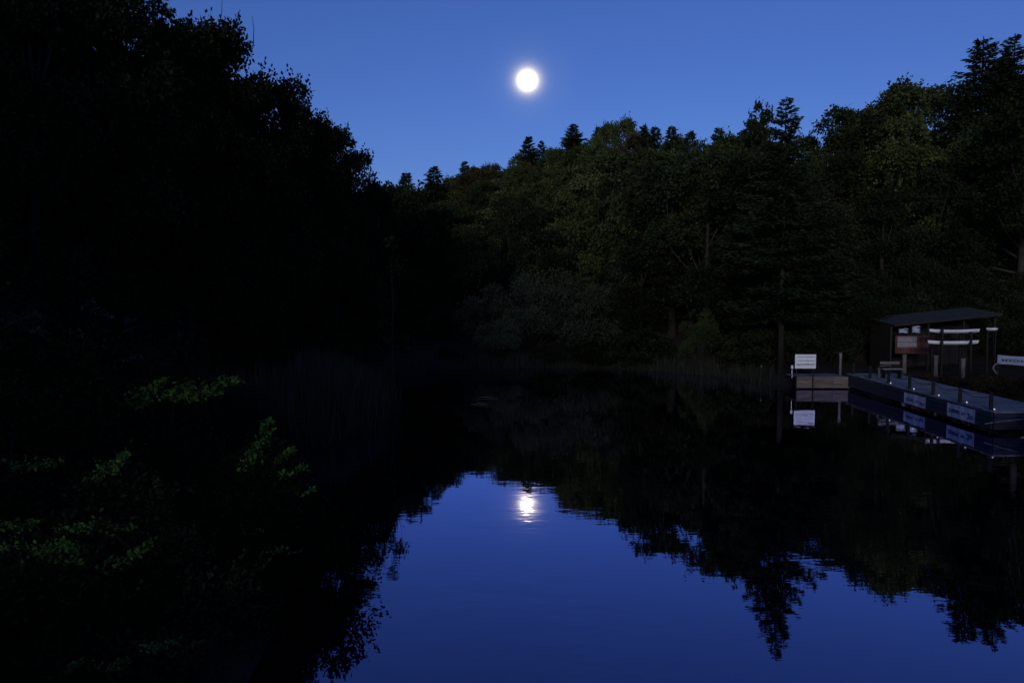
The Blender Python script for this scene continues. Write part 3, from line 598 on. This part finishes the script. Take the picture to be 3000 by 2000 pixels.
# fascia boards in three courses
for zc in (.14, .33, .52):
    for (a, b) in ((24.9, 28.9), (28.93, 33.0), (33.03, 37.0)):
        xa, ya = along(a); xb, yb = along(b); o = MB().add([(xa - .06, ya, zc), (xa - .02, ya, zc), (xb - .02, yb, zc), (xb - .06, yb, zc), (xa - .06, ya, zc + .175), (xa - .02, ya, zc + .175), (xb - .02, yb, zc + .175), (xb - .06, yb, zc + .175)],
            [(3, 2, 1, 0), (4, 5, 6, 7), (0, 1, 5, 4), (1, 2, 6, 5), (2, 3, 7, 6), (3, 0, 4, 7)]).build('fascia_board', M['bluewood'], j)
pst = MB().tube([(0, 0, -1.3), (0, 0, .7), (0, 0, 1.26), (0, 0, 1.30)], [.07, .065, .06, .03], 8).mesh('post', M['darkwood'], True)
tops = []
for yy in (25.2, 27.1, 29.0, 30.9, 32.8, 34.7, 36.6):
    xa, ya = along(yy); o = link('post', pst, j); o.location = (xa + .08, ya, rs.uniform(-.05, .03)); tops.append(Vector((xa + .08, ya, 1.18)))
for a, b in zip(tops[:-1], tops[1:]):
    mid = a.lerp(b, .5) - Vector((0, 0, .14)); MB().tube([a, a.lerp(mid, .55) - Vector((0, 0, .03)), mid, b.lerp(mid, .55) - Vector((0, 0, .03)), b], [.011] * 5, 5).build('rope', M['darkwood'], j)
for zc in (.14, .33, .52): box_o('end_board', (-.02 + along(24.9)[0], 24.83 - 26, zc), (2.2 + along(24.9)[0], 24.87 - 26, zc + .175), M['bluewood'], j)
# the wing at the far end
w = empty('jetty_wing', (13.74, 36.9, 0)); tag(w, 'short grey brown board wing at the far end of the jetty under the sign', 'jetty')
pm2 = MB().box((-.088, 0, -.05), (.088, 1.5, 0)).mesh('plank', M['deck']); x = .1
while x < 2.5: o = link('plank', pm2, w); o.location = (x, 0, .6 + rs.uniform(-.006, .006)); x += .19
for zc in (.06, .24, .42):
    for (a, b) in ((0, .85), (.86, 1.75), (1.76, 2.58)): box_o('fascia_board', (a, -.045 + rs.uniform(-.008, .004), zc), (b, -.005, zc + .172), M['brownwood'], w)
for x in (.05, 1.3, 2.5): o = link('pile', MB().tube([(0, 0, -1.2), (0, 0, .52)], [.07, .07], 8).mesh('pile', M['darkwood'], True), w); o.location = (x, .12, 0)
# banners
def banner(name, label, a, b, z0, z1, glyph):
    xa, ya = along(a); xb, yb = along(b); o0 = empty(name, (JX(a) - .075, a, z0)); tag(o0, label, 'banner')
    Lb = math.hypot(xb - xa, yb - ya); H = z1 - z0; o0.rotation_euler = (0, 0, math.atan2(yb - ya, xb - xa))
    mbn = MB(); nn = 14; vs = []; fs = []
    for i in range(nn + 1):
        u = i / nn; bow = .012 * math.sin(u * 9) + .01 * math.sin(u * 23)
        for v in (0, .5, 1): vs.append((u * Lb, -bow * (1 - abs(v - .5)), v * H - (.012 * math.sin(u * 3.14 * 3) if v == 1 else 0)))
    for i in range(nn):
        for v in range(2): k = i * 3 + v; fs.append((k, k + 3, k + 4, k + 1))
    cl = mbn.add(vs, fs).build('cloth', M['banner'], o0); md = cl.modifiers.new('thick', 'SOLIDIFY'); md.thickness = .006
    # worn navy print, too blurred to read
    g = MB()
    for (u0, u1, v0, v1) in glyph: g.add([(u0 * Lb, .022, v0 * H), (u1 * Lb, .022, v0 * H), (u1 * Lb, .022, v1 * H), (u0 * Lb, .022, v1 * H), (u0 * Lb, .018, v0 * H), (u1 * Lb, .018, v0 * H), (u1 * Lb, .018, v1 * H), (u0 * Lb, .018, v1 * H)], [(0, 1, 2, 3), (4, 5, 6, 7), (0, 1, 5, 4), (1, 2, 6, 5), (2, 3, 7, 6), (3, 0, 4, 7)])
    g.build('print', M['ink'], cl)
    for u in (.02, .98):
        MB().tube([(u * Lb, .03, H * .92), (u * Lb, -.05, H + .05)], [.008, .008], 5).build('tie', M['rope'], o0)
def letters(seed, u0, u1, v0, v1, n, gap=.25):
    """word-like strokes along a line: stems, bowls and bars"""
    r_ = random.Random(seed); out = []; cw = (u1 - u0) / n
    for i in range(n):
        a = u0 + i * cw; b = a + cw * (1 - gap); m = (v0 + v1) / 2; s = cw * .22
        k = r_.randrange(4); hh = v1 if r_.random() < .35 else v1 - (v1 - v0) * .22
        if k != 3: out.append((a, a + s, v0, hh))
        if k in (0, 2): out.append((b - s, b, v0, hh if k == 0 else m))
        if k in (1, 2): out.append((a + s, b, m - (v1 - v0) * .08, m + (v1 - v0) * .08))
        if k in (0, 3): out.append((a + (s if k == 0 else 0), b - (s if k == 0 else 0), hh - (v1 - v0) * .18, hh))
        if k == 3: out.append((a, b, v0, v0 + (v1 - v0) * .18)); out.append((a, a + s, v0 + (v1 - v0) * .18, hh - (v1 - v0) * .18))
        if k == 1: out.append((a + s, b, v0, v0 + (v1 - v0) * .16))
    return out
banner('jetty_banner', 'smaller pale banner with blurred navy print hung on the jetty, farther of the two', 29.26, 31.0, .17, .60, letters(3, .30, .92, .32, .62, 7) + letters(4, .06, .24, .20, .5, 3))
banner('jetty_banner', 'larger pale banner with bold navy print hung on the jetty, nearer of the two', 25.85, 27.64, .17, .64, letters(7, .34, .95, .36, .70, 7, .18) + letters(8, .06, .26, .22, .62, 2, .18))
# row of small lights on the jetty edge
for i, (c, r) in enumerate(((2607, 1127), (2675, 1143), (2748, 1159), (2830, 1177), (2927, 1198))):
    lo, hi = 20.0, 40.0
    for _ in range(40):
        mid = (lo + hi) / 2
        if at_y(c, r, mid).x > JX(mid) + .02: hi = mid
        else: lo = mid
    yy = lo if lo > 24.95 else 24.95
    e = empty('edge_light', (JX(yy) + .05, yy, DZ)); tag(e, ['farthest', 'second farthest', 'middle', 'second nearest', 'nearest'][i] + ' of the five tiny lit lights along the jetty edge', 'light', 'tiny lights on the jetty edge')
    hs_ = MB().tube([(0, 0, 0), (0, 0, .02), (0, 0, .045)], [.05, .05, .04], 10).build('housing', M['metal'], e)
    MB().tube([(0, 0, .046), (0, 0, .062), (0, 0, .075)], [.028, .025, .012], 10).build('lens', M['lamp'], hs_)
# white notice sign
a = at_y(2329, 1079, 36.7); b = at_y(2391, 1038, 36.7); Wd = b.x - a.x; Hd = b.z - a.z
s = empty('notice_sign', (a.x, 36.7, .5)); tag(s, 'white rectangular notice board with lines of navy lettering at the jetty end', 'sign')
zb = a.z - .5
brd = box_o('board', (0, 0, zb), (Wd, .025, zb + Hd), M['white'], s)
g = MB()
for (sd_, v0, v1, n, ua, ub) in ((11, .80, .88, 16, .1, .95), (12, .52, .60, 15, .14, .97), (13, .22, .38, 11, .08, .95)):
    for (u0, u1, w0, w1) in letters(sd_, ua, ub, v0, v1, n, .2): g.box((u0 * Wd, -.006, zb + w0 * Hd), (u1 * Wd, -.003, zb + w1 * Hd))
g.build('lettering', M['ink'], brd)
for u in (.1, .9): MB().tube([(u * Wd, .06, -.45), (u * Wd, .06, zb + Hd * .95)], [.03, .03], 7).build('sign_post', M['darkwood'], s)
l = empty('lamp_post', (a.x - .1, 36.8, .55)); tag(l, 'small pale lamp at the lower left corner of the notice board', 'lamp')
MB().tube([(0, 0, 0), (0, 0, .42)], [.018, .018], 6).build('stem', M['metal'], l); MB().tube([(0, 0, .42), (0, 0, .47), (0, 0, .58), (0, 0, .62)], [.03, .065, .055, .02], 8).build('globe', M['white'], l, True)
# tall T post right of the sign
a = at_y(2461, 1104, 37.6); b = at_y(2461, 1034, 37.6)
t = empty('mooring_post', (a.x, 37.6, .4)); tag(t, 'grey upright post with a slanting thin bar on top right of the notice board', 'post')
MB().tube([(0, 0, 0), (0, 0, b.z - .4 - .35), (.0, 0, b.z - .4)], [.07, .06, .085], 7).build('shaft', M['brownwood'], t, True)
MB().tube([(-.35, 0, b.z - .42 + .02), (.0, 0, b.z - .4 + .05), (.5, 0, b.z - .4 + .16)], [.02, .024, .015], 6).build('top_bar', M['darkwood'], t)
# thin stake in the water
a = at_y(2228, 1112, 39.4)
t = empty('water_stake', (a.x, 39.4, -.6)); tag(t, 'thin stake with a pale cap standing in the water left of the notice board', 'stake')
zt = at_y(2230, 1070, 39.4).z + .6
MB().tube([(-.05, 0, 0), (0, 0, zt * .6), (.03, 0, zt - .1)], [.03, .028, .025], 6).build('shaft', M['darkwood'], t); MB().tube([(.03, 0, zt - .1), (.035, 0, zt + .02)], [.045, .04], 7).build('cap', M['palebark'], t)
# railing post and bench by the inner corner of the jetty
t = empty('rail_post', (at_y(2577, 1090, 35.4).x, 35.4, .5)); tag(t, 'leaning grey rail post near the inner corner of the jetty', 'post')
MB().tube([(0, 0, 0), (-.03, 0, .65), (-.08, 0, at_y(2575, 1080, 35.4).z - .5)], [.05, .05, .06], 7).build('shaft', M['brownwood'], t); MB().tube([(-.02, 0, .75), (.5, 0, .78)], [.03, .03], 6).build('rail', M['brownwood'], t)
bx_ = at_y(2612, 1092, 35.0); t = empty('bench', (bx_.x, 35.0, DZ)); tag(t, 'small grey bench on the jetty beside the leaning rail post', 'bench')
for k in range(3): box_o('seat_slat', (-.45, -.17 + k * .12, .40), (.45, -.07 + k * .12, .44), M['deck'], t)
for sx in (-.38, .34): box_o('leg', (sx, -.15, -.02), (sx + .05, .16, .40), M['darkwood'], t)
box_o('back_slat', (-.45, .19, .62), (.45, .215, .74), M['deck'], t)
# boat shed
SY = 41.0
pl = at_y(2612, 1000, SY).x; pr = at_y(2915, 1000, SY).x; zl = at_y(2603, 952, SY - .3).z; zr = at_y(2880, 924, SY - .3).z
sh = empty('boat_shed', (pl, SY, .45)); tag(sh, 'low open boat shed with red board end wall and sloping mossy roof', 'shed')
Wd = pr - pl
def rz_(u): return zl + (zr - zl) * u - .45
rp = MB(); ov = .08
rp.add([(-ov, -.4, rz_(-.07)), (Wd + ov, -.4, rz_(1.07)), (Wd + ov, 2.6, rz_(1.07) + .28), (-ov, 2.6, rz_(-.07) + .28), (-ov, -.4, rz_(-.07) + .07), (Wd + ov, -.4, rz_(1.07) + .07), (Wd + ov, 2.6, rz_(1.07) + .35), (-ov, 2.6, rz_(-.07) + .35)],
       [(3, 2, 1, 0), (4, 5, 6, 7), (0, 1, 5, 4), (1, 2, 6, 5), (2, 3, 7, 6), (3, 0, 4, 7)]); rp.build('roof', M['roof'], sh)
rp = MB(); rp.add([(-ov, -.44, rz_(-.07) - .04), (Wd + ov, -.44, rz_(1.07) - .04), (Wd + ov, -.405, rz_(1.07) - .04), (-ov, -.405, rz_(-.07) - .04), (-ov, -.44, rz_(-.07) + .1), (Wd + ov, -.44, rz_(1.07) + .1), (Wd + ov, -.405, rz_(1.07) + .1), (-ov, -.405, rz_(-.07) + .1)],
       [(3, 2, 1, 0), (4, 5, 6, 7), (0, 1, 5, 4), (1, 2, 6, 5), (2, 3, 7, 6), (3, 0, 4, 7)]); rp.build('fascia', M['darkwood'], sh)
nb = 16
for k in range(nb):
    x0 = k * Wd / nb; box_o('back_board', (x0, 2.4, 0), (x0 + Wd / nb - .012, 2.43, rz_(k / nb) + .22), M['darkwood'], sh)
zw0 = at_y(2650, 1022, SY).z - .45; zw1 = at_y(2650, 983, SY).z - .45
x = 0.2; xe = at_y(2720, 1000, SY).x - pl
while x < xe: box_o('front_board', (x, 0, max(0, zw0 - .25)), (x + .138, .03, zw1 + rs.uniform(-.01, .01)), M['redwood'], sh); x += .15
for u in (0, .36, .70, 1): box_o('shed_post', (u * Wd - .05, .04, 0), (u * Wd + .05, .14, rz_(u) - .02 + .1), M['darkwood'], sh)
zsh = at_y(2650, 977, SY + .2).z - .45
box_o('shelf', (.15, .05, zsh), (xe, .45, zsh + .03), M['darkwood'], sh)
box_o('side_board', (-.03, .05, 0), (0, 2.38, rz_(0) + .1), M['darkwood'], sh)
nn_ = at_y(2628, 1018, SY); n2_ = at_y(2686, 985, SY)
nb_ = empty('wall_notice', (nn_.x, SY - .035, nn_.z)); tag(nb_, 'faded grey notice panel on the red shed wall', 'notice')
box_o('panel', (0, 0, 0), (n2_.x - nn_.x, .02, n2_.z - nn_.z), M['greyprint'], nb_)
for k in range(3): box_o('frame_strip', (0, -.014, .02 + k * (n2_.z - nn_.z - .06) / 2), (n2_.x - nn_.x, -.003, .05 + k * (n2_.z - nn_.z - .06) / 2), M['brownwood'], nb_)
# things on the shelf
def bundle(c0, c1, r0, r1, label, seed):
    rr = random.Random(seed); a = at_y(c0, r1, SY + .2); b = at_y(c1, r0, SY + .2); zs = zsh + .45 + .03; Wb = b.x - a.x
    e = empty('folded_tarp', (a.x, SY + .2, zs)); tag(e, label, 'tarp'); hh = max(.10, b.z - zs)
    for k in range(3):
        z0 = hh * k / 3; pts = [(u * Wb, .05 * math.sin(u * 7 + k), z0 + hh / 6 + .02 * math.sin(u * 5 + k * 2)) for u in (0, .25, .5, .75, 1)]
        MB().tube(pts, [hh * .13, hh * .18, hh * .19, hh * .17, hh * .10], 8).build('fold', M['banner'], e, True)
bundle(2634, 2662, 962, 975, 'flat pale folded tarp on the shelf of the shed, left one', 1)
bundle(2673, 2697, 954, 972, 'taller pale folded tarp on the shelf of the shed, right one', 2)
# boats on a rack
RY = 38.2
def boat(c0, c1, r0, r1, label, y=RY, mat='white'):
    a = at_y(c0, r1, y); b = at_y(c1, r0, y); Lb = b.x - a.x; Hb = max(.14, b.z - a.z); e = empty('rowing_boat', ((a.x + b.x) / 2, y, a.z)); tag(e, label, 'boat', 'white boats on the rack')
    n = 18; prof = [(-1, 1.0), (-.86, .5), (-.5, .08), (0, 0), (.5, .08), (.86, .5), (1, 1.0)]; inn = [(.9, .97), (.76, .55), (.45, .2), (0, .14), (-.45, .2), (-.76, .55), (-.9, .97)]
    vs = []; fs = []; m = len(prof) + len(inn)
    for i in range(n + 1):
        u = -1 + 2 * i / n; wd = .34 * (1 - abs(u) ** 2.6) + .015; sheer = .72 + .28 * u * u; keel = .30 * abs(u) ** 4; lx = u * Lb / 2
        for (py, pz) in prof + inn: z = keel + (sheer - keel) * pz; vs.append((lx * (1 + .04 * (pz - 1)), py * wd, z * Hb))
    for i in range(n):
        for k in range(m): fs.append((i * m + k, (i + 1) * m + k, (i + 1) * m + (k + 1) % m, i * m + (k + 1) % m))
    fs.append(tuple(range(m - 1, -1, -1))); fs.append(tuple(range(n * m, (n + 1) * m)))
    hl = MB().add(vs, fs).build('hull', M[mat], e, True)
    for u in (-.35, .3): box_o('thwart', (u * Lb / 2 - .06, -.26, Hb * .52), (u * Lb / 2 + .06, .26, Hb * .58), M['brownwood'], hl)
    return a.z
z1 = boat(2721, 2871, 963, 976, 'upper long white boat on the rack in front of the shed')
z2 = boat(2717, 2868, 996, 1010, 'lower long white boat on the rack, crossed by a dark post')
boat(2890, 2921, 959, 969, 'short white boat end right of the rack under the trees', 39.2)
e = empty('boat_rack', (at_y(2745, 1000, RY).x, RY, .5)); tag(e, 'dark timber rack carrying the two long white boats', 'rack')
x2 = at_y(2829, 1000, RY).x - e.location.x
for x in (0, x2):
    for yy in (-.45, .45): box_o('upright', (x - .045, yy - .045, -.05), (x + .045, yy + .045, z1 - .5 + (.25 if x == 0 else .1)), M['darkwood'], e)
    for zz in (z1 - .5 - .005, z2 - .5 - .005): box_o('cross_arm', (x - .035, -.405, zz - .07), (x + .035, .405, zz), M['darkwood'], e)
e3 = empty('trestle', (at_y(2905, 960, 39.2).x, 39.2, .5)); tag(e3, 'dark trestle under the short white boat end', 'trestle')
zt = at_y(2905, 969, 39.2).z - .5
for x in (-.2, .2): box_o('leg', (x - .03, -.05, -.05), (x + .03, .05, zt - .04), M['darkwood'], e3)
box_o('top_bar', (-.3, -.06, zt - .04), (.3, .06, zt - .003), M['darkwood'], e3)
# pale board at the right edge with a curled rope
a = at_y(2922, 1066, 32.5); b = at_y(3085, 1040, 32.5)
e = empty('pale_banner_board', (a.x, 32.5, .5)); tag(e, 'pale blue grey banner board at the right edge above the jetty', 'banner')
za = a.z - .5; zb2 = b.z - .5
mbn = MB(); vs = []; fs = []
for i in range(13):
    u = i / 12; sag = -.13 * u
    for v in (0, 1): vs.append((u * (b.x - a.x), .02 * math.sin(u * 11), za + v * (zb2 - za) + sag + .012 * math.sin(u * 9 + v * 2)))
for i in range(12): fs.append((i * 2, i * 2 + 2, i * 2 + 3, i * 2 + 1))
o = mbn.add(vs, fs).build('cloth', M['banner'], e); md = o.modifiers.new('t', 'SOLIDIFY'); md.thickness = .01
g = MB()
for (u0, u1, w0, w1) in letters(21, .08, .62, .35, .72, 8, .2): g.box((u0 * (b.x - a.x), -.036, za + w0 * (zb2 - za) - .13 * u0), (u1 * (b.x - a.x), -.032, za + w1 * (zb2 - za) - .13 * u0))
g.build('print', M['bluewood'], o)
for u in (.03, .97): MB().tube([(u * (b.x - a.x), .06, 0), (u * (b.x - a.x), .06, zb2 + .02)], [.035, .03], 7).build('pole', M['darkwood'], e)
MB().tube([(.05, -.02, za + .03), (-.12, -.03, za - .02), (-.2, -.03, za - .17), (-.12, -.03, za - .3), (-.02, -.03, za - .42)], [.03, .03, .034, .03, .025], 7).build('curled_rope', M['rope'], e, True)
# pole at the near end of the jetty
a = at_y(2885, 1241, 25.0); b = at_y(3010, 1226, 24.4)
e = MB().tube([(0, 0, 0), (b - a) * .5 + Vector((0, 0, .01)), b - a], [.022, .024, .022], 6).build('mooring_pole', M['palebark']); e.location = a
tag(e, 'pale pole lying out from the near end of the jetty', 'pole')
# stool with pale cushion and small bollards on the landing
for (c, r, y, lab) in ((2650, 1048, 39.0, 'pale stump below the red shed wall'), (2822, 1060, 36.8, 'pale upright stump in front of the boat rack'), (2742, 1051, 37.4, 'tiny pale stump left of the one in front of the boat rack')):
    p = at_y(c, r - 10, y); h = p.z - tz(p.x, y); t = empty('wooden_stump', (p.x, y, tz(p.x, y) - .05)); tag(t, lab, 'stump')
    MB().tube([(0, 0, 0), (.01, 0, h * .5), (0, 0, h)], [.12, .09, .10], 9).build('body', M['palebark'], t, True); MB().tube([(0, 0, h), (0, 0, h + .05)], [.12, .115], 9).build('top', M['palebark'], t)
# red brown hedge plants on the landing
for i, (x, y) in enumerate(((19.4, 33.6), (20.6, 32.4), (19.2, 31.0), (20.4, 29.8), (19.0, 35.2), (20.8, 34.2), (18.9, 29.2), (19.6, 27.8), (21.8, 31.2), (22.4, 33.4))):
    plant(BUSH[i % 3], 'hedge_plant', (x, y, tz(x, y) - .05), rs.uniform(.6, .9), 'low red brown hedge plant on the landing behind the jetty', 'bush', 'red brown hedge plants behind the jetty', 'brown', 1.1, trunk_name='stems')
# bush in the lower right corner
for i, (x, y, h, lab) in enumerate(((16.6, 23.4, 1.05, 'dark green bush at the right edge below the pale pole'), (17.6, 22.2, 1.3, 'darker bush cut by the right edge below the jetty'), (15.75, 22.9, .55, 'lowest bush at the water below the pale pole'))):
    plant(BRAM[i], 'shore_bush', (x, y, max(0, tz(x, y)) - .1), h, lab, 'bush', None, 'dark', 1.0, trunk_name='stems')
